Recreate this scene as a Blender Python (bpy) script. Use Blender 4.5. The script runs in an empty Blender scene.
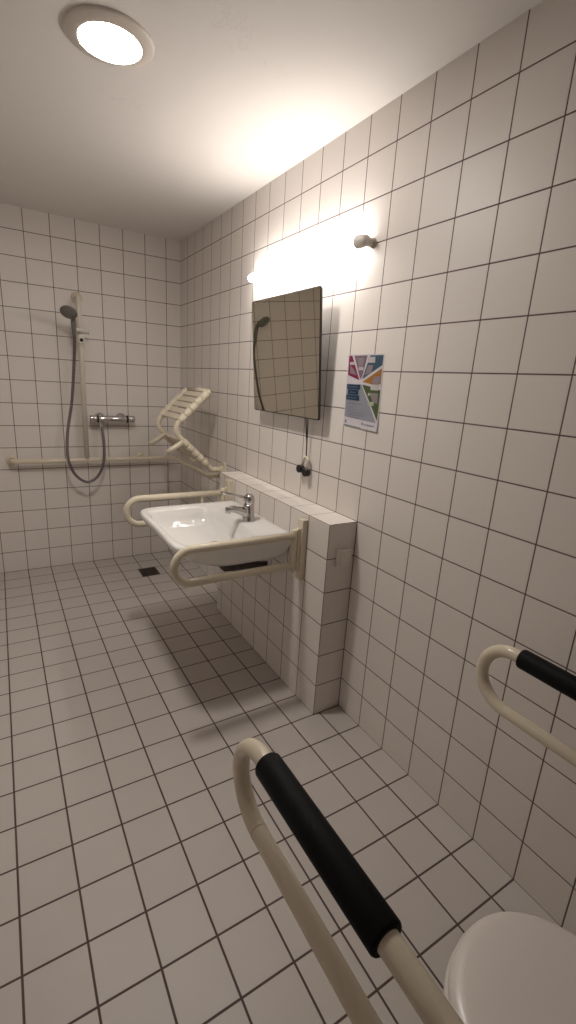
import bpy, bmesh, math
from mathutils import Vector, Matrix

T = 0.15                       # one wall tile, metres
sc = bpy.context.scene
COL = sc.collection

# ------------------------------------------------------------------ materials
def principled(name, col, rough=0.5, metal=0.0, **kw):
    m = bpy.data.materials.new(name); m.use_nodes = True
    b = m.node_tree.nodes['Principled BSDF']
    b.inputs['Base Color'].default_value = (*col, 1)
    b.inputs['Roughness'].default_value = rough
    b.inputs['Metallic'].default_value = metal
    for k, v in kw.items(): b.inputs[k.replace('_', ' ')].default_value = v
    return m

def noisy(name, col, col2, rough=0.5, metal=0.0, scale=20.0, bump=0.0, rvar=0.0):
    """principled material with a procedural tone variation and a slight bump"""
    m = principled(name, col, rough, metal); nt = m.node_tree; N = nt.nodes; L = nt.links
    b = N['Principled BSDF']
    g = N.new('ShaderNodeNewGeometry'); n = N.new('ShaderNodeTexNoise')
    n.inputs['Scale'].default_value = scale; n.inputs['Detail'].default_value = 4
    L.new(g.outputs['Position'], n.inputs['Vector'])
    mx = N.new('ShaderNodeMix'); mx.data_type = 'RGBA'
    mx.inputs['A'].default_value = (*col, 1); mx.inputs['B'].default_value = (*col2, 1)
    L.new(n.outputs['Fac'], mx.inputs['Factor']); L.new(mx.outputs['Result'], b.inputs['Base Color'])
    if rvar:
        mr = N.new('ShaderNodeMapRange'); mr.inputs['To Min'].default_value = rough - rvar; mr.inputs['To Max'].default_value = rough + rvar
        L.new(n.outputs['Fac'], mr.inputs['Value']); L.new(mr.outputs['Result'], b.inputs['Roughness'])
    if bump:
        bp = N.new('ShaderNodeBump'); bp.inputs['Strength'].default_value = bump; bp.inputs['Distance'].default_value = 0.002
        L.new(n.outputs['Fac'], bp.inputs['Height']); L.new(bp.outputs['Normal'], b.inputs['Normal'])
    return m

def tile_mat(name, u, v, tile_a, tile_b, grout, gw, rough, grough=0.8, bumpd=0.0012, mott=0.06):
    """square tiles; u, v = (axis index, period, offset) in metres, gw = joint width"""
    m = principled(name, tile_a, rough, Specular_IOR_Level=.38); nt = m.node_tree; N = nt.nodes; L = nt.links
    b = N['Principled BSDF']
    g = N.new('ShaderNodeNewGeometry'); s = N.new('ShaderNodeSeparateXYZ'); L.new(g.outputs['Position'], s.inputs[0])
    def M(op, a, c=None, d=None):
        n = N.new('ShaderNodeMath'); n.operation = op
        for i, x in enumerate((a, c, d)):
            if x is None: continue
            if isinstance(x, (int, float)): n.inputs[i].default_value = x
            else: L.new(x, n.inputs[i])
        return n.outputs[0]
    masks, ids = [], []
    for ax, per, off in (u, v):
        q = M('DIVIDE', M('SUBTRACT', s.outputs[ax], off), per)
        q = M('ADD', q, 1000.0)
        fr = M('FRACT', q)
        dist = M('MULTIPLY', M('MINIMUM', fr, M('SUBTRACT', 1.0, fr)), per)
        mr = N.new('ShaderNodeMapRange'); mr.interpolation_type = 'SMOOTHSTEP'
        L.new(dist, mr.inputs['Value'])
        mr.inputs['From Min'].default_value = gw * .5 - .0006; mr.inputs['From Max'].default_value = gw * .5 + .0006
        masks.append(mr.outputs['Result']); ids.append(M('FLOOR', q))
    mask = M('MULTIPLY', masks[0], masks[1])
    cid = N.new('ShaderNodeCombineXYZ'); L.new(ids[0], cid.inputs[0]); L.new(ids[1], cid.inputs[1])
    wn = N.new('ShaderNodeTexWhiteNoise'); L.new(cid.outputs[0], wn.inputs['Vector'])
    no = N.new('ShaderNodeTexNoise'); no.inputs['Scale'].default_value = 9; no.inputs['Detail'].default_value = 5
    L.new(g.outputs['Position'], no.inputs['Vector'])
    fac = M('ADD', M('MULTIPLY', wn.outputs['Value'], .55), M('MULTIPLY', no.outputs['Fac'], .45))
    mx = N.new('ShaderNodeMix'); mx.data_type = 'RGBA'
    mx.inputs['A'].default_value = (*tile_a, 1); mx.inputs['B'].default_value = (*tile_b, 1); L.new(fac, mx.inputs['Factor'])
    mg = N.new('ShaderNodeMix'); mg.data_type = 'RGBA'
    mg.inputs['A'].default_value = (*grout, 1); L.new(mx.outputs['Result'], mg.inputs['B']); L.new(mask, mg.inputs['Factor'])
    L.new(mg.outputs['Result'], b.inputs['Base Color'])
    rr = N.new('ShaderNodeMapRange'); rr.inputs['To Min'].default_value = grough; rr.inputs['To Max'].default_value = rough
    L.new(mask, rr.inputs['Value']); L.new(rr.outputs['Result'], b.inputs['Roughness'])
    # each tile a hair out of plane, glaze slightly wavy
    hn = N.new('ShaderNodeTexNoise'); hn.inputs['Scale'].default_value = 22; hn.inputs['Detail'].default_value = 1
    L.new(g.outputs['Position'], hn.inputs['Vector'])
    h = M('ADD', mask, M('MULTIPLY', hn.outputs['Fac'], mott))
    bp = N.new('ShaderNodeBump'); bp.inputs['Strength'].default_value = .6; bp.inputs['Distance'].default_value = bumpd
    L.new(h, bp.inputs['Height']); L.new(bp.outputs['Normal'], b.inputs['Normal'])
    return m

def emitter(name, col, strength):
    m = bpy.data.materials.new(name); m.use_nodes = True; nt = m.node_tree
    nt.nodes.clear(); e = nt.nodes.new('ShaderNodeEmission'); o = nt.nodes.new('ShaderNodeOutputMaterial')
    e.inputs[0].default_value = (*col, 1); e.inputs[1].default_value = strength
    nt.links.new(e.outputs[0], o.inputs[0]); return m

WA, WB, WG = (.75, .698, .655), (.78, .728, .685), (.135, .087, .083)
FA, FB, FG = (.51, .467, .435), (.555, .511, .478), (.10, .063, .056)
OFX = -.722 * T
PD = .94                        # low wall depth in tiles
LY = (1, T, 0); LZ = (2, T, 0); LX = (0, T, OFX)
m_wr = tile_mat('right wall tiles', LY, LZ, WA, WB, WG, .0040, .42)
m_wb = tile_mat('back wall tiles', LX, LZ, WA, WB, WG, .0040, .42)
m_fl = tile_mat('floor tiles', LX, LY, FA, FB, FG, .0058, .45, mott=.12)
m_wf = tile_mat('front wall tiles', LX, LZ, (.30, .27, .25), (.33, .30, .28), WG, .0040, .42)  # unseen wall, its tone darkened to cut bounce light near the camera
m_pf = tile_mat('low wall front tiles', LY, LZ, WA, WB, WG, .0040, .42)
m_pe = tile_mat('low wall end tiles', (0, PD * T, 0), LZ, WA, WB, WG, .0040, .42)
m_pt = tile_mat('low wall top tiles', (0, PD * T, 0), LY, WA, WB, (.25, .19, .175), .0032, .36)

def ceiling_mat():
    m = principled('ceiling plaster', (.77, .735, .70), .9); nt = m.node_tree; N = nt.nodes; L = nt.links
    b = N['Principled BSDF']; g = N.new('ShaderNodeNewGeometry')
    n1 = N.new('ShaderNodeTexNoise'); n1.inputs['Scale'].default_value = 6.5; n1.inputs['Detail'].default_value = 7; n1.inputs['Roughness'].default_value = .7; n1.inputs['Distortion'].default_value = .9
    L.new(g.outputs['Position'], n1.inputs['Vector'])
    r = N.new('ShaderNodeValToRGB')          # thin peeled-paint veins where the noise crosses its middle
    e = r.color_ramp.elements; e[0].position = .485; e[0].color = (0, 0, 0, 1); e[1].position = .5; e[1].color = (1, 1, 1, 1)
    k = e.new(.512); k.color = (0, 0, 0, 1)
    L.new(n1.outputs['Fac'], r.inputs['Fac'])
    n2 = N.new('ShaderNodeTexNoise'); n2.inputs['Scale'].default_value = 4.2; n2.inputs['Detail'].default_value = 3
    L.new(g.outputs['Position'], n2.inputs['Vector'])
    r2 = N.new('ShaderNodeMapRange'); r2.inputs['From Min'].default_value = .52; r2.inputs['From Max'].default_value = .68
    L.new(n2.outputs['Fac'], r2.inputs['Value'])
    # the damaged patch lies round the ceiling lamp only
    vd = N.new('ShaderNodeVectorMath'); vd.operation = 'DISTANCE'; vd.inputs[1].default_value = (-.68, .30, 15.87 * T)
    L.new(g.outputs['Position'], vd.inputs[0])
    rd = N.new('ShaderNodeMapRange'); rd.inputs['From Min'].default_value = .50; rd.inputs['From Max'].default_value = .12
    L.new(vd.outputs['Value'], rd.inputs['Value'])
    m0 = N.new('ShaderNodeMath'); m0.operation = 'MULTIPLY'; L.new(r2.outputs['Result'], m0.inputs[0]); L.new(rd.outputs['Result'], m0.inputs[1])
    m1 = N.new('ShaderNodeMath'); m1.operation = 'MULTIPLY'; L.new(r.outputs['Color'], m1.inputs[0]); L.new(m0.outputs[0], m1.inputs[1])
    m2 = N.new('ShaderNodeMath'); m2.operation = 'MULTIPLY'; m2.inputs[1].default_value = .55; L.new(m1.outputs[0], m2.inputs[0])
    mx = N.new('ShaderNodeMix'); mx.data_type = 'RGBA'
    mx.inputs['A'].default_value = (.77, .735, .70, 1); mx.inputs['B'].default_value = (.42, .36, .32, 1)
    L.new(m2.outputs[0], mx.inputs['Factor']); L.new(mx.outputs['Result'], b.inputs['Base Color'])
    n3 = N.new('ShaderNodeTexNoise'); n3.inputs['Scale'].default_value = 60
    L.new(g.outputs['Position'], n3.inputs['Vector'])
    bp = N.new('ShaderNodeBump'); bp.inputs['Strength'].default_value = .15; bp.inputs['Distance'].default_value = .002
    L.new(n3.outputs['Fac'], bp.inputs['Height']); L.new(bp.outputs['Normal'], b.inputs['Normal'])
    return m
m_ce = ceiling_mat()

m_cream = noisy('cream coated tube', (.70, .625, .485), (.73, .655, .515), .13, scale=14)
m_bar = noisy('pale cream bar', (.72, .66, .57), (.75, .69, .60), .3, scale=14)
m_white = noisy('white plastic', (.72, .67, .61), (.75, .70, .64), .35, scale=14)
m_seat = noisy('cream seat plastic', (.68, .61, .48), (.72, .65, .52), .45, scale=30)
m_porc = noisy('white glazed ceramic', (.80, .78, .755), (.82, .80, .775), .08, scale=6)
m_lid = noisy('off white toilet plastic', (.70, .64, .60), (.72, .66, .62), .30, scale=9)
m_black = noisy('black foam rubber', (.003, .003, .0035), (.006, .006, .007), .6, scale=220, bump=.15)
m_black.node_tree.nodes['Principled BSDF'].inputs['Specular IOR Level'].default_value = .12
m_chrome = noisy('chrome', (.62, .60, .60), (.55, .53, .53), .12, 1.0, scale=30)
m_dchrome = noisy('dull grey metal', (.07, .06, .06), (.11, .10, .10), .3, .8, scale=50)
m_hose = noisy('grey metal hose', (.17, .145, .15), (.24, .205, .21), .38, .7, scale=400)
m_head = noisy('grey shower plastic', (.17, .17, .155), (.22, .22, .20), .35, .3, scale=80)
m_blackp = noisy('black plastic', (.004, .004, .004), (.008, .008, .008), .45, scale=40)
m_mirror = noisy('mirror glass', (.60, .57, .48), (.61, .58, .49), .015, 1.0, scale=3)
m_medge = noisy('dark mirror edge', (.05, .045, .04), (.08, .07, .06), .3, .5, scale=20)
m_drain = noisy('tarnished steel', (.07, .05, .04), (.10, .075, .06), .45, .7, scale=90)
m_dark = noisy('drain pit shade', (.01, .008, .007), (.02, .016, .014), .8, scale=30)
m_cap = noisy('grey lamp cap', (.62, .57, .52), (.65, .60, .55), .45, scale=30)
m_ring = noisy('white lamp ring', (.66, .60, .54), (.68, .62, .56), .4, scale=12)
LAMPC = (1.0, .943, .878)
m_disc = emitter('lit diffuser', LAMPC, 136.0)
m_tube = emitter('lit tube', (1.0, .943, .885), 27.0)

# ------------------------------------------------------------------ geometry helpers (world metres)
def W(x, y, z): return Vector((x * T, y * T, z * T))

def rbox(bm, lo, hi, bev=0.0, seg=2, mi=0):
    lo, hi = Vector(lo), Vector(hi); c = (lo + hi) / 2; d = hi - lo
    r = bmesh.ops.create_cube(bm, size=1.0)
    for v in r['verts']: v.co = Vector((v.co.x * d.x, v.co.y * d.y, v.co.z * d.z)) + c
    fs = {f for v in r['verts'] for f in v.link_faces}
    for f in fs: f.material_index = mi
    if bev > 0:
        es = list({e for v in r['verts'] for e in v.link_edges})
        bmesh.ops.bevel(bm, geom=es, offset=bev, segments=seg, profile=.6, affect='EDGES')

def fillet(pts, rad, n=10):
    pts = [Vector(p) for p in pts]; out = [pts[0]]
    for i in range(1, len(pts) - 1):
        r = rad[i] if isinstance(rad, (list, tuple)) else rad
        a, p, b = pts[i - 1], pts[i], pts[i + 1]
        u, v = (a - p).normalized(), (b - p).normalized()
        ang = u.angle(v)
        if r <= 0 or ang > math.pi - .02: out.append(p); continue
        d = min(r / math.tan(ang / 2), (a - p).length * .49999, (b - p).length * .49999); r = d * math.tan(ang / 2)
        c = p + (u + v).normalized() * (r / math.sin(ang / 2))
        s, e = p + u * d - c, p + v * d - c
        tot = s.angle(e); ax = s.cross(e).normalized()
        for k in range(n + 1): out.append(c + Matrix.Rotation(tot * k / n, 3, ax) @ s)
    out.append(pts[-1]); return out

def spline(pts, n=10):
    P = [Vector(p) for p in pts]; P = [2 * P[0] - P[1]] + P + [2 * P[-1] - P[-2]]; out = []
    for i in range(1, len(P) - 2):
        a, b, c, d = P[i - 1:i + 3]
        for k in range(n):
            t = k / n
            out.append(.5 * ((2 * b) + (c - a) * t + (2 * a - 5 * b + 4 * c - d) * t * t + (3 * b - 3 * c + d - a) * t ** 3))
    out.append(P[-2]); return out

def sweep(bm, path, rad, n=20, cap=True, flat=1.0, round_end=False):
    path = [Vector(p) for p in path]
    q = [path[0]]
    for p in path[1:]:
        if (p - q[-1]).length > 2e-5: q.append(p)
    path = q; m = len(path)
    R = rad if isinstance(rad, (list, tuple)) else None
    t0 = (path[1] - path[0]).normalized()
    up = Vector((0, 0, 1)) if abs(t0.z) < .9 else Vector((0, 1, 0))
    nrm = (up - t0 * up.dot(t0)).normalized(); rings = []
    pt = t0
    for i, p in enumerate(path):
        t = (path[min(i + 1, m - 1)] - path[max(i - 1, 0)]).normalized()
        rot = pt.rotation_difference(t); nrm = rot @ nrm; nrm = (nrm - t * nrm.dot(t)).normalized(); pt = t
        bn = t.cross(nrm); r = R[i] if R else rad
        rings.append([bm.verts.new(p + nrm * (r * flat * math.cos(2 * math.pi * k / n)) + bn * (r * math.sin(2 * math.pi * k / n))) for k in range(n)])
    for a, b in zip(rings, rings[1:]):
        for k in range(n):
            f = bm.faces.new((a[k], a[(k + 1) % n], b[(k + 1) % n], b[k])); f.smooth = True
    if cap:
        bm.faces.new(rings[0][::-1]); bm.faces.new(rings[-1])

def cyl(bm, a, b, r, n=24, bev=0.0):
    a, b = Vector(a), Vector(b); d = b - a; L = d.length; u = d / L
    if bev > 0:
        pts = [(0, r - bev), (bev * .3, r - bev * .3), (bev, r), (L - bev, r), (L - bev * .3, r - bev * .3), (L, r - bev)]
        sweep(bm, [a + u * p[0] for p in pts], [p[1] for p in pts], n)
    else: sweep(bm, [a, b], r, n)

def lathe(bm, o, prof, n=64, axis=Vector((0, 0, 1)), close=False, mi=0):
    """prof = [(radius, height)] about axis through o"""
    axis = axis.normalized(); q = Vector((0, 0, 1)).rotation_difference(axis); rings = []
    for r, h in prof:
        if r < 1e-6: rings.append([bm.verts.new(o + q @ Vector((0, 0, h)))])
        else: rings.append([bm.verts.new(o + q @ Vector((r * math.cos(2 * math.pi * k / n), r * math.sin(2 * math.pi * k / n), h))) for k in range(n)])
    for a, b in zip(rings, rings[1:]):
        for k in range(n):
            k2 = (k + 1) % n
            if len(a) == 1: f = bm.faces.new((a[0], b[k2], b[k]))
            elif len(b) == 1: f = bm.faces.new((a[k], a[k2], b[0]))
            else: f = bm.faces.new((a[k], a[k2], b[k2], b[k]))
            f.smooth = True; f.material_index = mi

def superring(cx, cy, hx, hy, z, e=4.0, n=160, dent=0.0, back=0):
    out = []
    for k in range(n):
        a = 2 * math.pi * k / n; c, s = math.cos(a), math.sin(a)
        ee = back if (back and c > 0) else e
        x = math.copysign(abs(c) ** (2 / ee), c); y = math.copysign(abs(s) ** (2 / ee), s)
        if dent and x < 0: x += dent * (1 - min(1, abs(y) / .9) ** 2) * (-x)
        out.append(W(cx + hx * x, cy + hy * y, z))
    return out

def loft(bm, rings, capfirst=True, caplast=True, smooth=True):
    R = [[bm.verts.new(p) for p in r] for r in rings]; n = len(R[0])
    for a, b in zip(R, R[1:]):
        for k in range(n):
            f = bm.faces.new((a[k], a[(k + 1) % n], b[(k + 1) % n], b[k])); f.smooth = smooth
    if capfirst: bm.faces.new(R[0][::-1])
    if caplast: bm.faces.new(R[-1])

def obj(name, bm, mats, parent=None, origin=None, autosmooth=True):
    """link a bmesh given in world coordinates as one mesh object"""
    bmesh.ops.recalc_face_normals(bm, faces=bm.faces[:])
    base = Vector((0, 0, 0))
    if parent is not None:
        p = parent
        while p is not None: base = base + p.location; p = p.parent
    if origin is None:
        if parent is None:
            lo = Vector((min(v.co.x for v in bm.verts), min(v.co.y for v in bm.verts), min(v.co.z for v in bm.verts)))
            hi = Vector((max(v.co.x for v in bm.verts), max(v.co.y for v in bm.verts), max(v.co.z for v in bm.verts)))
            origin = (lo + hi) / 2
        else: origin = base.copy()
    for v in bm.verts: v.co -= origin
    me = bpy.data.meshes.new(name); bm.to_mesh(me); bm.free()
    for m in (mats if isinstance(mats, (list, tuple)) else [mats]): me.materials.append(m)
    o = bpy.data.objects.new(name, me); COL.objects.link(o)
    o.location = origin - base
    if parent is not None: o.parent = parent
    return o

def tag(o, label, cat, group=None):
    o['label'] = label; o['category'] = cat
    if group: o['group'] = group
    return o

def thing(name, loc, label, cat, group=None):
    o = bpy.data.objects.new(name, None); COL.objects.link(o); o.location = loc; o.empty_display_size = .05
    return tag(o, label, cat, group)

def NB(): return bmesh.new()

def copy_tree(o, parent=None):
    c = o.copy(); COL.objects.link(c)
    if parent is not None: c.parent = parent
    for ch in [x for x in bpy.data.objects if x.parent == o]: copy_tree(ch, c)
    return c

# ------------------------------------------------------------------ room shell
XL, YF, YB, ZC = -14.7, -11.5, 15.0, 15.87
TH = .8
def shell(name, lo, hi, mat):
    bm = NB(); rbox(bm, W(*lo), W(*hi)); o = obj(name, bm, mat); o['kind'] = 'structure'; return o
shell('floor', (XL - TH, YF - TH, -TH), (TH, YB + TH, 0), m_fl)
shell('ceiling', (XL - TH, YF - TH, ZC), (TH, YB + TH, ZC + TH), m_ce)
shell('wall_right', (0, YF - TH, 0), (TH, YB + TH, ZC), m_wr)
shell('wall_left', (XL - TH, YF - TH, 0), (XL, YB + TH, ZC), m_wr)
shell('wall_back', (XL, YB, 0), (0, YB + TH, ZC), m_wb)
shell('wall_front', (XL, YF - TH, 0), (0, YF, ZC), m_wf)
# half-height tiled ledge wall behind the basin
PL = 7.45
bm = NB(); rbox(bm, W(-PD, 0, 0), W(0, PL, 6))
bm.normal_update()
for f in bm.faces:
    n = f.normal; f.material_index = 0 if abs(n.x) > .5 else (1 if abs(n.y) > .5 else 2)
o = obj('wall_ledge', bm, [m_pf, m_pe, m_pt]); o['kind'] = 'structure'

# ------------------------------------------------------------------ ceiling downlight
c = W(-5.72, 2.15, ZC)
t = thing('ceiling_light', c, 'round white ceiling downlight with a glowing disc', 'ceiling light')
bm = NB(); R = .835 * T
lathe(bm, c, [(R, 0), (R, -.004), (R - .002, -.0065), (R * .95, -.0085), (R * .80, -.0125), (.60 * T, -.0155), (.590 * T, -.0150), (.585 * T, -.010), (0, -.010)])
obj('lamp_ring', bm, m_ring, t)
bm = NB(); lathe(bm, c, [(.583 * T, -.0105), (.583 * T, -.0145), (.50 * T, -.0165), (0, -.0175)])
obj('diffuser', bm, m_disc, t)

# ------------------------------------------------------------------ tube lamp above the mirror
TX, TZ = -.31, 13.02
t = thing('wall_lamp', W(0, 3.2, TZ), 'glowing linear tube lamp on the tiled wall above the mirror', 'wall lamp')
bm = NB(); sweep(bm, [W(TX, y, TZ) for y in (.68, .72, 6.46, 6.54, 6.60, 6.63)], [.128 * T, .132 * T, .132 * T, .118 * T, .085 * T, .03 * T], 28)
obj('tube', bm, m_tube, t)
bm = NB(); sweep(bm, [W(TX + k, y, TZ) for y, k in ((.74, 0), (.72, 0), (.69, 0), (.63, 0), (.48, .03), (.42, .04), (.38, .05))], [.13 * T, .145 * T, .155 * T, .156 * T, .140 * T, .125 * T, .10 * T], 28)
obj('end_cap', bm, m_cap, t)
bm = NB(); cyl(bm, W(TX + .05, .54, TZ), W(-.04, .48, TZ), .105 * T, 20); cyl(bm, W(-.06, .48, TZ), W(0, .48, TZ), .12 * T, 24, .002)
obj('lamp_holder', bm, m_cap, t)
bm = NB(); cyl(bm, W(-.24, 6.1, TZ), W(-.04, 6.1, TZ), .095 * T, 20); cyl(bm, W(-.06, 6.1, TZ), W(0, 6.1, TZ), .15 * T, 24, .002)
obj('lamp_holder', bm, m_cap, t)

# ------------------------------------------------------------------ tilting mirror
Y0, Y1, XT, XB, ZT, ZB = 1.67, 5.71, -.665, -.41, 12.13, 8.60
t = thing('mirror', W(0, (Y0 + Y1) / 2, ZB), 'tilted rectangular mirror on the wall above the basin', 'mirror')
def slab(bm, y0, y1, ztop, zbot, off, thick, rc):
    """rounded rectangle in the mirror's tilted plane"""
    def P(y, s, d):     # s 0 bottom .. 1 top, d depth behind the face
        z = zbot + (ztop - zbot) * s; x = XB + (XT - XB) * ((z - ZB) / (ZT - ZB)) + d - .006 * (y - 3.7)
        return W(x, y, z)
    h = ztop - zbot; pts = []
    for cy, cs, a0 in ((y1 - rc, 1, 0), (y0 + rc, 1, 90), (y0 + rc, 0, 180), (y1 - rc, 0, 270)):
        for k in range(7):
            a = math.radians(a0 + k * 15); zz = (h - rc if cs else rc) + rc * math.sin(a)
            pts.append((cy + rc * math.cos(a), zz / h))
    a = [P(y, s, off) for y, s in pts]; b = [P(y, s, off + thick) for y, s in pts]
    A = [bm.verts.new(p) for p in a]; B = [bm.verts.new(p) for p in b]
    bm.faces.new(A); bm.faces.new(B[::-1])
    for k in range(len(A)): bm.faces.new((A[k], A[(k + 1) % len(A)], B[(k + 1) % len(A)], B[k]))
bm = NB(); slab(bm, Y0 + .03, Y1 - .03, ZT - .03, ZB + .03, 0, .025, .06); obj('mirror_glass', bm, m_mirror, t)
bm = NB(); slab(bm, Y0, Y1, ZT, ZB, .015, .045, .08); obj('mirror_frame', bm, m_medge, t)
for yy in (2.8, 4.6):
    bm = NB(); rbox(bm, W(-.50, yy - .12, 11.2), W(0, yy + .12, 11.45), .003); obj('bracket', bm, m_dchrome, t)
    bm = NB(); rbox(bm, W(-.34, yy - .12, 9.1), W(0, yy + .12, 9.3), .003); obj('bracket', bm, m_dchrome, t)

# cord with handle hanging under the mirror
t = thing('tilt_cord', W(-.16, 2.55, 8.7), 'black cord with a cream handle hanging below the mirror', 'cord')
bm = NB(); sweep(bm, spline([W(-.22, 2.62, 8.66), W(-.18, 2.60, 8.2), W(-.15, 2.57, 7.8), W(-.15, 2.545, 7.40)]), .0028, 8)
obj('cord', bm, m_blackp, t)
bm = NB(); sweep(bm, spline([W(-.22, 2.50, 8.66), W(-.18, 2.53, 8.25), W(-.15, 2.56, 7.8)]), .0026, 8)
obj('cord', bm, m_blackp, t)
bm = NB()
sweep(bm, fillet([W(-.15, 2.78, 7.02), W(-.15, 2.62, 7.38), W(-.15, 2.46, 7.38), W(-.15, 2.42, 6.95)], .012, 6), .0062, 12)
sweep(bm, [W(-.15, 2.42, 6.98), W(-.15, 2.66, 6.86)], .006, 12)
obj('cord_handle', bm, m_cream, t)
bm = NB(); cyl(bm, W(-.26, 2.80, 6.98), W(-.08, 2.80, 6.98), .085 * T * 1.5, 20, .003); obj('cord_stop', bm, m_blackp, t)
bm = NB(); cyl(bm, W(-.26, 2.46, 6.92), W(-.08, 2.46, 6.92), .085 * T * 1.5, 20, .003); obj('cord_stop', bm, m_blackp, t)
bm = NB(); sweep(bm, [W(-.20, 2.80, 6.96), W(-.20, 2.62, 7.04), W(-.20, 2.46, 6.92)], .004, 10); obj('cord_link', bm, m_blackp, t)

# ------------------------------------------------------------------ poster
def poster():
    t_mats = [principled('poster ' + n, c, .45) for n, c in (
        ('white', (.60, .57, .60)), ('crimson', (.22, .015, .07)), ('mauve', (.20, .13, .18)), ('teal', (.04, .085, .135)),
        ('orange', (.36, .15, .02)), ('green', (.065, .095, .03)), ('navy', (.012, .035, .085)), ('grey', (.27, .28, .33)),
        ('pale', (.50, .47, .48)), ('ink', (.16, .17, .23)), ('photo grey', (.25, .21, .23)), ('lime', (.40, .46, .34)), ('pale blue', (.12, .18, .26)))]
    bm = NB()
    y0, y1, z0, z1 = 1.05, -.37, 8.55, 10.42      # left/right edge (room y), bottom, top
    def P(u, v, d=0):                              # u 0..1 left-right, v 0..1 bottom-top
        curl = .10 * max(0, .35 - v) ** 2 * (0.3 + u) * 2.5
        y = y0 + (y1 - y0) * u - .045 * (1 - v) * (1) * 0 + (.06 * (1 - v) * (1 - u)) * -1 * 0
        skew = (-.05 * (1 - v))                    # bottom hangs a little to the right
        return W(-.009 - curl - d * .0035, y + skew, z0 + (z1 - z0) * v - .03 * u * (1 - v))
    def quadgrid(poly, d, mi):
        vs = [bm.verts.new(P(u, v, d)) for u, v in poly]; f = bm.faces.new(vs); f.material_index = mi
    # paper sheet with real thickness, subdivided so it can curl
    nv = 14; nu = 6
    for side in (0, -1.5):
        g = [[bm.verts.new(P(i / nu, j / nv, side)) for i in range(nu + 1)] for j in range(nv + 1)]
        for j in range(nv):
            for i in range(nu): bm.faces.new((g[j][i], g[j][i + 1], g[j + 1][i + 1], g[j + 1][i]))
    def strip(poly, d, mi):                        # cut long shapes in horizontal bands so they follow the curl
        vs = sorted({round(v, 4) for _, v in poly}); lo, hi = vs[0], vs[-1]; n = max(1, int((hi - lo) / .08))
        cuts = [lo + (hi - lo) * k / n for k in range(n + 1)]
        for a, b in zip(cuts, cuts[1:]):
            q = clip(clip(poly, a, True), b, False)
            if len(q) > 2: quadgrid(q, d, mi)
    def clip(poly, c, above):
        out = []
        for i in range(len(poly)):
            p, q = poly[i], poly[(i + 1) % len(poly)]
            ip, iq = ((p[1] >= c) == above or abs(p[1] - c) < 1e-9), ((q[1] >= c) == above or abs(q[1] - c) < 1e-9)
            if ip: out.append(p)
            if ip != iq and abs(q[1] - p[1]) > 1e-9:
                s = (c - p[1]) / (q[1] - p[1]); out.append((p[0] + (q[0] - p[0]) * s, c))
        return out
    cx, cy = .42, .635
    strip([(.03, .985), (.12, .985), (.38, .655), (.03, .72)], 1, 1)          # crimson wedge
    strip([(.08, .86), (.20, .80), (.30, .72), (.09, .745)], 2, 10)
    strip([(.18, .985), (.56, .985), (.45, .70), (.40, .67)], 1, 2)            # mauve wedge
    strip([(.30, .95), (.48, .95), (.44, .80), (.34, .82)], 2, 10)
    strip([(.63, .985), (.98, .985), (.97, .86), (.46, .67)], 1, 3)            # teal wedge
    strip([(.60, .86), (.74, .86), (.70, .76), (.52, .72)], 2, 10)
    strip([(.97, .82), (.97, .62), (.80, .605), (.47, .635)], 1, 4)            # orange wedge
    strip([(.80, .72), (.95, .72), (.95, .62), (.72, .62)], 2, 10)
    strip([(.47, .60), (.70, .58), (.975, .54), (.97, .14)], 1, 5)             # green wedge
    strip([(.70, .50), (.93, .50), (.93, .36), (.80, .38)], 2, 10)
    strip([(.02, .57), (.38, .60), (.44, .60), (.95, .11), (.02, .13)], .6, 7)  # grey field
    for b in ((.07, .90, .22, .87), (.34, .83, .48, .80), (.58, .965, .78, .90), (.72, .61, .92, .545), (.68, .38, .84, .34)):
        strip([(b[0], b[1]), (b[2], b[1]), (b[2], b[3] - .01), (b[0], b[3] - .01)], 3, 8 if b[3] > .4 else 11)
    strip([(.66, .50), (.76, .475), (.66, .45)], 3, 11)
    for a, b, v in ((.03, .42, .595), (.07, .38, .520), (.03, .42, .445)):     # three navy headline bars
        strip([(a, v), (b, v), (b, v - .068), (a, v - .068)], 3, 6)
    def words(u, v, w, h, n, mi, seed):
        for k in range(n):
            a = u + w * k / n; hh = h * (.6 + .4 * (((k * 7 + seed * 3) % 5) / 4))
            strip([(a, v + hh), (a + w / n * .6, v + hh), (a + w / n * .6, v), (a, v)], 4, mi)
    words(.08, .550, .28, .020, 6, 12, 1); words(.13, .475, .18, .020, 4, 12, 2); words(.08, .400, .28, .020, 6, 12, 3)
    words(.10, .325, .42, .014, 14, 9, 4); words(.11, .272, .18, .010, 7, 9, 1); words(.11, .240, .30, .010, 10, 9, 2)
    words(.11, .200, .52, .010, 16, 9, 5); words(.11, .168, .52, .010, 16, 9, 2); words(.11, .135, .40, .008, 12, 9, 1)
    strip([(.05, .085), (.10, .085), (.10, .045), (.05, .045)], 2, 9)
    strip([(.56, .085), (.60, .085), (.60, .055), (.56, .055)], 2, 9)
    words(.63, .055, .30, .022, 8, 9, 6)
    strip([(.02, .018), (.55, .014), (.55, .006), (.02, .006)], 2, 9)
    bmesh.ops.remove_doubles(bm, verts=bm.verts[:], dist=1e-7)
    me_o = obj('poster', bm, t_mats)
    return tag(me_o, 'colourful paper poster taped to the tiled wall right of the mirror', 'poster')
poster()

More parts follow.
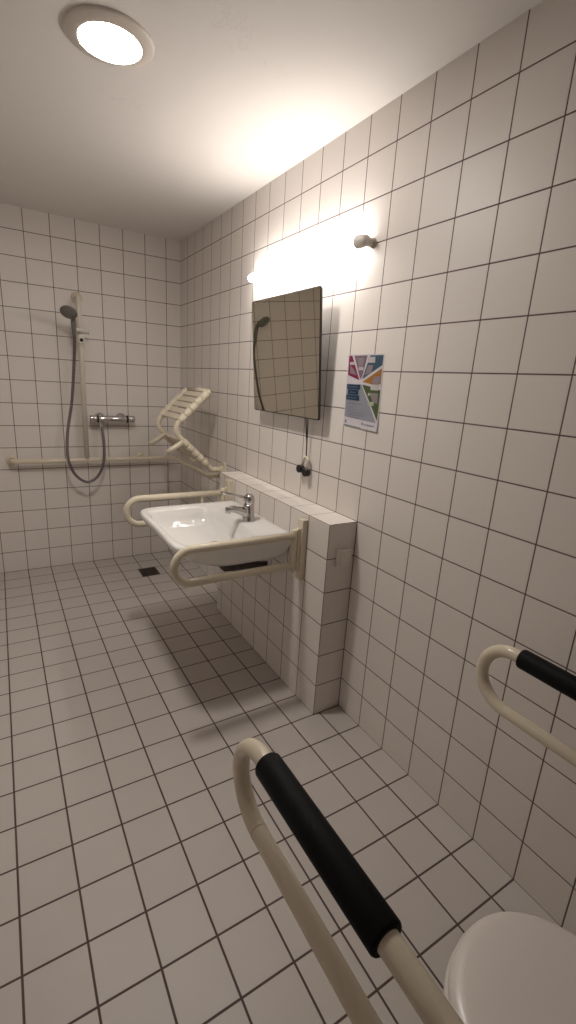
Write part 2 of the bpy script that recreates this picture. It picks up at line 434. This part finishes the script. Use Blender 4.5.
# ------------------------------------------------------------------ box on the end of the ledge
t = thing('wall_switch', W(-.40, 0, 5.0), 'small square cream switch box on the end of the low tiled wall', 'switch')
bm = NB(); rbox(bm, W(-.65, -.10, 4.76), W(-.15, 0, 5.26), .004, 3); sb = obj('switch_box', bm, m_white, t)
bm = NB(); rbox(bm, W(-.56, -.135, 4.85), W(-.24, -.09, 5.17), .003, 3); obj('rocker', bm, m_white, sb)

# ------------------------------------------------------------------ washbasin
BZ = 5.18
t = thing('washbasin', W(-PD, 3.88, BZ), 'white ceramic washbasin mounted on the low tiled wall', 'washbasin')
cx, cy, hx, hy = -2.755, 3.88, 1.815, 2.25
def outer(front, hyy, z, e, d=.035, bk=-PD, be=26): return superring((front + bk) / 2, cy, (bk - front) / 2, hyy, z, e, dent=d, back=be)
rings = [superring(-2.0, cy, .45, .45, 4.27, 2), outer(-3.30, 1.50, 4.30, 3.0, 0, -PD - .12, 5), outer(-3.78, 1.86, 4.38, 3.6, 0, -PD - .05, 8), outer(-4.22, 2.04, 4.60, 4.4, 0, -PD, 12),
         outer(-4.48, 2.14, 4.86, 5.5, .02), outer(-4.60, hy, 5.04, 7), outer(-4.60, hy, 5.13, 7), outer(-4.575, hy - .025, 5.175, 7, bk=-PD - .01), outer(-4.52, hy - .08, 5.19, 7, bk=-PD - .04),
         outer(-4.41, hy - .19, 5.175, 7, bk=-PD - .20)]
bcx = -3.12
rings += [superring(bcx, cy, 1.27, hy - .30, 5.15, 5, dent=.03), superring(bcx, cy, 1.22, hy - .36, 5.09, 4.6, dent=.03), superring(bcx, cy, 1.15, hy - .46, 4.84, 4.4), superring(bcx + .02, cy, 1.06, hy - .60, 4.62, 4), superring(bcx + .06, cy, .90, hy - .85, 4.51, 3.4),
          superring(bcx + .3, cy, .50, hy - 1.35, 4.45, 2.6), superring(bcx + .55, cy, .16, .16, 4.42, 2)]
bm = NB(); loft(bm, rings); bs = obj('basin', bm, m_porc, t)
bm = NB(); lathe(bm, W(bcx + .55, cy, 4.415), [(0, .004), (.018, .004), (.024, .002), (.025, 0)], 32); obj('waste_plug', bm, m_chrome, bs)
# flat waste pipe under the bowl
bm = NB(); cyl(bm, W(-2.25, cy, 4.31), W(-2.25, cy, 3.72), .022, 24)
sweep(bm, fillet([W(-2.25, cy, 3.80), W(-2.25, cy, 3.55), W(-2.05, cy - .05, 3.55), W(-PD, cy - .6, 3.55)], .02), .028, 24, flat=.75)
obj('waste_trap', bm, m_dchrome, t)

# ------------------------------------------------------------------ tap
b0 = W(-1.55, 3.60, BZ - .005)
t = thing('tap', b0, 'chrome single lever tap on the back of the washbasin', 'tap')
bm = NB(); lathe(bm, b0, [(0, 0), (.034, 0), (.034, .004), (.031, .009), (.029, .03), (.0265, .06), (.0255, .082), (.0, .082)], 40)
sweep(bm, spline([b0 + Vector((-.005, 0, .030)), b0 + Vector((-.035, 0, .048)), b0 + Vector((-.075, .0, .062)), b0 + Vector((-.108, .0, .066))]), [.025 - .011 * k / 30 for k in range(31)], 24)
tb = obj('tap_body', bm, m_chrome, t)
bm = NB(); cyl(bm, b0 + Vector((-.110, 0, .074)), b0 + Vector((-.112, 0, .046)), .0135, 24, .002); obj('aerator', bm, m_chrome, tb)
bm = NB(); lathe(bm, b0 + Vector((0, 0, .083)), [(.0, 0), (.0255, 0), (.0275, .006), (.0270, .024), (.023, .040), (.014, .049), (0, .051)], 40); obj('lever_cap', bm, m_chrome, t)
bm = NB()
pts = fillet([b0 + Vector((-.008, -.012, .112)), b0 + Vector((-.09, -.015, .136)), b0 + Vector((-.145, -.015, .149)), b0 + Vector((-.145, .015, .149)), b0 + Vector((-.09, .015, .136)), b0 + Vector((-.008, .012, .112))], .012, 6)
sweep(bm, pts, .005, 12); obj('lever', bm, m_chrome, t)

# ------------------------------------------------------------------ hinged support rails
def make_rail(name, label, cat, length, drop, rz, r=.0165, grip=None, plate=(.28, 1.85, .16), group=None, seam=None, brace=None):
    """local frame: wall plate at the origin, rail leaves along +x, z = upper tube centre at 0"""
    t = thing(name, (0, 0, 0), label, cat, group)
    bm = NB(); pw, ph, pd = plate; zc = -drop / 2
    rbox(bm, (0, -pw * T / 2, zc - ph * T / 2), (.026, pw * T / 2, zc + ph * T / 2), .003, 3)
    rbox(bm, (.024, -.012, -drop - .03), (.040, .012, .03), .003)
    obj('wall_plate', bm, m_cream, t)
    bm = NB(); cyl(bm, (.052, 0, -drop - .026), (.052, 0, .026), .0135, 24, .002); obj('hinge_post', bm, m_cream, t)
    bm = NB(); e = length - r
    sweep(bm, fillet([(.052, 0, 0), (e, 0, 0), (e, 0, -drop), (.052, 0, -drop)], drop * .5, 16), r, 24)
    rt = obj('rail_tube', bm, m_cream, t)
    if grip:
        bm = NB(); a, b, gr = grip; pts = [(0, gr - .004), (.001, gr - .0015), (.004, gr), (b - a - .004, gr), (b - a - .001, gr - .0015), (b - a, gr - .004)]
        sweep(bm, [(a + p[0], 0, 0) for p in pts], [p[1] for p in pts], 32)
        g = obj('grip', bm, m_black, t); g['label'] = 'black foam grip sleeve'
    if seam:
        bm = NB(); cyl(bm, (seam - .0012, 0, -drop), (seam + .0012, 0, -drop), r + .0007, 24); obj('joint_ring', bm, m_cream, rt)
    if brace:
        bm = NB(); cyl(bm, (brace + .012, 0, 0), (brace - .006, 0, -drop), .009, 16); obj('brace', bm, m_cream, t)
    t.rotation_euler = (0, 0, rz); return t
UZ, LZr = 5.38, 4.46
r1 = make_rail('support_rail', 'cream fold-down support rail at the near side of the washbasin', 'support rail', (4.93 - PD) * T, (UZ - LZr) * T, math.pi, group='support rails beside the washbasin')
r1.location = W(-PD, 1.17, UZ)
r2 = copy_tree(r1); r2.location = W(-PD, 6.36, UZ + .07)
r2['label'] = 'cream fold-down support rail at the far side of the washbasin, towards the shower'
bm = NB(); cyl(bm, (1.20 * T, 0, 0), (1.05 * T, 0, -(UZ - LZr) * T), .009, 16)
me_o = obj('brace', bm, m_cream, None, origin=Vector((0, 0, 0))); me_o.parent = r2

RZ = 5.5; RY = YF
GRP = None
r3 = make_rail('toilet_rail', 'cream support rail with black grip left of the toilet, in the foreground', 'support rail', (-5.13 - RY) * T, 1.07 * T, math.pi / 2,
               r=.0160, grip=((-7.80 - RY) * T, (-5.86 - RY) * T, .0245), seam=(-5.76 - RY) * T, group='support rails beside the toilet')
r3.location = W(-6.02, RY, RZ)
r4 = copy_tree(r3); r4.location = W(-1.30, RY, RZ)
r4['label'] = 'cream support rail with black grip between the toilet and the right wall'

# ------------------------------------------------------------------ toilet
TXc, TF, LT = -3.62, -7.19, 3.12
t = thing('toilet', W(TXc, RY, 0), 'toilet with closed off-white lid at the lower right corner', 'toilet')
def egg(hw, front, back, z, n=96, e=2.25):
    """plan outline: rounded front towards +y, squarer back"""
    out = []; mid = (front * .46 + back * .54)
    for k in range(n):
        a = 2 * math.pi * k / n; c_, s_ = math.cos(a), math.sin(a)
        ee = e if s_ > 0 else 4.0
        x = math.copysign(abs(c_) ** (2 / ee), c_) * hw; y = math.copysign(abs(s_) ** (2 / ee), s_)
        out.append(W(TXc + x, mid + (front - mid) * y if y > 0 else mid + (mid - back) * y, z))
    return out
BK = -10.35
bm = NB(); loft(bm, [egg(1.22, TF - .02, BK, LT - .20), egg(1.25, TF + .00, BK, LT - .15), egg(1.24, TF - .01, BK, LT - .06), egg(1.19, TF - .06, BK + .05, LT - .015), egg(1.08, TF - .17, BK + .12, LT + .01), egg(.6, TF - .7, BK + .6, LT + .03)])
obj('lid', bm, m_lid, t)
bm = NB(); loft(bm, [egg(1.23, TF - .01, BK, LT - .38), egg(1.27, TF + .02, BK, LT - .34), egg(1.27, TF + .02, BK, LT - .25), egg(1.24, TF - .01, BK, LT - .215)])
obj('seat', bm, m_lid, t)
bm = NB(); loft(bm, [egg(.80, TF - 1.35, RY, 0), egg(.78, TF - 1.35, RY, .12), egg(.74, TF - 1.30, RY, .7), egg(.98, TF - .62, RY, 1.5), egg(1.15, TF - .25, RY, 2.25), egg(1.20, TF - .08, RY, 2.60), egg(1.20, TF - .06, RY, 2.70), egg(1.14, TF - .12, RY + .05, 2.73)])
obj('bowl', bm, m_porc, t)
for sx in (-.5, .5):
    bm = NB(); cyl(bm, W(TXc + sx - .14, BK - .1, LT - .16), W(TXc + sx + .14, BK - .1, LT - .16), .014, 20, .002)
    rbox(bm, W(TXc + sx - .10, BK - .2, 2.70), W(TXc + sx + .10, BK + .05, LT - .2), .002); obj('hinge', bm, m_chrome, t)

# ------------------------------------------------------------------ shower: wall rail with vertical bar
HZ, HY, HX = 5.43, 14.5, -.60
t = thing('shower_grab_rail', W(-4.8, 15, HZ), 'cream grab rail running along the shower wall and round the corner, with upright bar', 'grab rail')
bm = NB()
sweep(bm, fillet([W(-7.95, 15, HZ), W(-7.95, HY, HZ), W(HX, HY, HZ), W(HX, 9.45, HZ), W(0, 9.45, HZ)], [0, .045, .06, .045, 0], 8), .0165, 20)
obj('rail_tube', bm, m_cream, t)
bm = NB(); sweep(bm, fillet([W(-4.82, HY, HZ), W(-4.82, HY, 12.70), W(-4.82, 15, 12.70)], .045, 8), .0165, 20); obj('upright_bar', bm, m_bar, t)
for p, ax in ((W(-7.95, 15, HZ), (0, -1, 0)), (W(-4.82, 15, 12.70), (0, -1, 0)), (W(0, 9.45, HZ), (-1, 0, 0))):
    bm = NB(); lathe(bm, p, [(.036, 0), (.036, .004), (.032, .007), (.016, .008)], 32, Vector(ax)); obj('rosette', bm, m_cream, t)
bm = NB(); cyl(bm, W(-2.2, HY + .05, HZ), W(-2.2, 15, HZ), .009, 16); lathe(bm, W(-2.2, 15, HZ), [(.030, 0), (.030, .004), (.012, .007)], 28, Vector((0, -1, 0))); obj('rosette', bm, m_cream, t)

# slider and handset
sl_bm = NB(); cyl(sl_bm, W(-4.82, HY, 10.62), W(-4.82, HY, 11.16), .0245, 28, .003)
cyl(sl_bm, W(-4.82, HY, 10.88), W(-4.82, 14.22, 10.88), .024, 28, .003)
sl = obj('handset_holder', sl_bm, m_white, t); sl['label'] = 'white slider holding the shower head'
bm = NB(); cyl(bm, W(-4.82, 14.24, 10.88), W(-4.82, 14.19, 10.88), .0115, 20, .001); bt = obj('button', bm, m_blackp, sl); bt['label'] = 'round black button'
bm = NB(); sweep(bm, fillet([W(-4.48, 14.28, 11.22), W(-4.82, 14.24, 11.28), W(-5.20, 13.98, 11.32)], .02, 5), .012, 16, flat=1.1)
obj('holder_arm', bm, m_white, sl)

t = thing('hand_shower', W(-5.14, 13.95, 11.3), 'grey hand shower head hooked on the upright bar', 'hand shower')
hd = W(-5.38, 13.36, 11.90); nrm = Vector((-.28, -.58, -.78)).normalized()
bm = NB(); sweep(bm, spline([W(-5.13, 14.0, 11.02), W(-5.14, 13.93, 11.35), W(-5.17, 13.78, 11.68), hd - nrm * .004 + Vector((.028, .012, -.002))]), [.012 + .004 * math.sin(k / 30 * 3) for k in range(31)], 20); obj('handle', bm, m_head, t)
bm = NB(); lathe(bm, hd, [(0, -.022), (.020, -.021), (.038, -.015), (.049, -.004), (.052, .003), (.050, .008)], 40, nrm); hs = obj('head_shell', bm, m_head, t)
bm = NB(); lathe(bm, hd, [(.050, .007), (.047, .010), (0, .011)], 40, nrm); obj('spray_plate', bm, m_head, hs)

t = thing('shower_hose', W(-4.1, 14.3, 7.2), 'grey metal shower hose looping down from the shower head to the mixer', 'hose')
bm = NB()
hp = [W(-5.13, 14.02, 11.02), W(-5.12, 14.22, 10.6), W(-5.15, 14.36, 10.0), W(-5.33, 14.48, 8.26), W(-5.56, 14.38, 7.1), W(-5.68, 14.22, 6.3), W(-5.69, 14.05, 5.54), W(-5.45, 14.05, 4.84), W(-4.96, 14.05, 4.45), W(-4.48, 14.08, 4.66), W(-4.17, 14.12, 5.25), W(-4.07, 14.2, 6.0), W(-4.08, 14.36, 6.8), W(-4.11, 14.45, 7.12)]
path = spline(hp, 24)
sweep(bm, path, [.0092 + .0006 * (k % 2) for k in range(len(path))], 14); obj('hose_tube', bm, m_hose, t)
bm = NB(); cyl(bm, W(-4.105, 14.44, 7.02), W(-4.112, 14.45, 7.245), .0115, 16, .001); obj('hose_nut', bm, m_chrome, t)

# thermostatic mixer
MY, MZ = 14.45, 7.40
t = thing('shower_mixer', W(-3.55, 15, MZ), 'chrome thermostatic bar mixer on the shower wall', 'mixer tap')
bm = NB(); cyl(bm, W(-4.24, MY, MZ), W(-2.93, MY, MZ), .0225, 28, .002); obj('mixer_body', bm, m_chrome, t)
for a, b in ((-4.60, -4.28), (-2.87, -2.54)):
    bm = NB(); cyl(bm, W(a, MY, MZ), W(b, MY, MZ), .0245, 28, .003); obj('knob', bm, m_chrome, t)
for a in (-4.27, -2.90):
    bm = NB(); cyl(bm, W(a - .03, MY, MZ), W(a + .03, MY, MZ), .0262, 28); obj('collar', bm, m_blackp, t)
for x in (-4.10, -3.10):
    bm = NB(); cyl(bm, W(x, MY, MZ + .02), W(x, 15, MZ + .02), .013, 20); lathe(bm, W(x, 15, MZ + .02), [(.036, 0), (.036, .012), (.033, .030), (.026, .040), (.014, .044)], 32, Vector((0, -1, 0))); obj('wall_union', bm, m_chrome, t)

# ------------------------------------------------------------------ folded shower seat on the right wall
YN, YFr = 9.1, 11.6
t = thing('folding_bench', W(0, (YN + YFr) / 2, 5.8), 'cream slatted shower seat folded up on the wall near the corner', 'shower seat')
prof = [(-.80, 9.05), (-2.36, 7.52), (-.88, 6.02), (-.62, 5.78), (-.12, 5.78)]
for yy in (YN, YFr):
    bm = NB(); sweep(bm, fillet([W(x, yy, z) for x, z in prof], [0, .065, .03, .02, 0], 10), .0165, 18); obj('frame_tube', bm, m_cream, t)
    bm = NB(); sweep(bm, [W(-1.93, yy - .10, 7.00), W(-2.60, yy - .10, 6.58)], .016, 18); obj('peg', bm, m_seat, t)
    bm = NB(); rbox(bm, W(-.10, yy - .16, 5.50), W(0, yy + .16, 6.08), .003); cyl(bm, W(-.16, yy - .13, 5.78), W(-.16, yy + .13, 5.78), .019, 20, .002); obj('hinge_bracket', bm, m_cream, t)
bm = NB(); sweep(bm, [W(-.80, YN, 9.05), W(-.80, YFr, 9.05)], .0135, 18); obj('cross_tube', bm, m_cream, t)
def slats(p, q, n, sr, name, flip):
    p, q = Vector(p), Vector(q); d = (q - p); L = d.length; d.normalize(); nn = Vector((-d.y, d.x)) * flip
    for k in range(n):
        c0 = p + d * (L * (k + .03) / n); c1 = p + d * (L * (k + .97) / n)
        bm = NB()
        for yy in (YN, YFr): cyl(bm, W(c0.x, yy, c0.y), W(c1.x, yy, c1.y), sr, 20, .0035)
        # flat board between the two sleeves, 8 mm thick
        h = .035; c0 = p + d * (L * (k + .12) / n); c1 = p + d * (L * (k + .86) / n)
        v = []
        for yy in (YN + .05, YFr - .05):
            for (cc, s) in ((c0, -1), (c1, -1), (c1, 1), (c0, 1)):
                v.append(bm.verts.new(W(cc.x + nn.x * s * h, yy, cc.y + nn.y * s * h)))
        for f in ((0, 1, 2, 3), (7, 6, 5, 4), (0, 4, 5, 1), (1, 5, 6, 2), (2, 6, 7, 3), (3, 7, 4, 0)): bm.faces.new([v[i] for i in f])
        obj(name, bm, m_seat, t)
slats((-.86, 8.99), (-2.04, 7.83), 5, .0235, 'seat_slat', 1)
slats((-1.92, 7.04), (-.84, 6.00), 5, .0245, 'seat_slat', 1)

# ------------------------------------------------------------------ floor drain
X0d, X1d, Y0d, Y1d = -2.93, -2.07, 12.02, 13.02
t = thing('floor_drain', W((X0d + X1d) / 2, (Y0d + Y1d) / 2, 0), 'dark square drain grate in the shower floor', 'floor drain')
bm = NB(); rbox(bm, W(X0d + .03, Y0d + .03, -.01), W(X1d - .03, Y1d - .03, .004)); obj('drain_shade_slab', bm, m_dark, t)  # flat near-black slab, shade of the drain opening put into its colour
bm = NB(); fw = .06
for lo, hi in (((X0d, Y0d), (X1d, Y0d + fw)), ((X0d, Y1d - fw), (X1d, Y1d)), ((X0d, Y0d), (X0d + fw, Y1d)), ((X1d - fw, Y0d), (X1d, Y1d))):
    rbox(bm, W(lo[0], lo[1], 0), W(hi[0], hi[1], .016))
for k in range(7):
    y = Y0d + fw + (Y1d - Y0d - 2 * fw) * (k + .5) / 7; rbox(bm, W(X0d + fw, y - .035, 0), W(X1d - fw, y + .035, .014))
obj('grate', bm, m_drain, t)

# ------------------------------------------------------------------ camera, world, view
w = bpy.data.worlds.new('World'); sc.world = w; w.use_nodes = True
w.node_tree.nodes['Background'].inputs[0].default_value = (0, 0, 0, 1)
w.node_tree.nodes['Background'].inputs[1].default_value = 0
cam = bpy.data.cameras.new('camera'); co = bpy.data.objects.new('camera', cam); COL.objects.link(co)
cam.sensor_fit = 'VERTICAL'; cam.sensor_height = 36.0; cam.lens = 463.90 / 1024 * 36.0; cam.clip_start = .02
Rr = Vector((.8548928, -.5153281, .0599598)); Rf = Vector((.5111412, .8168297, -.267439)); Ru = Vector((.0888421, .2592800, .9617073))
M = Matrix(((Rr.x, Ru.x, -Rf.x, 0), (Rr.y, Ru.y, -Rf.y, 0), (Rr.z, Ru.z, -Rf.z, 0), (0, 0, 0, 1)))
co.matrix_world = Matrix.Translation(W(-8.20868, -9.46379, 9.58707)) @ M
sc.camera = co
vs = sc.view_settings; vs.view_transform = 'Standard'; vs.look = 'None'; vs.gamma = 1; vs.exposure = 0.35; vs.use_curve_mapping = False
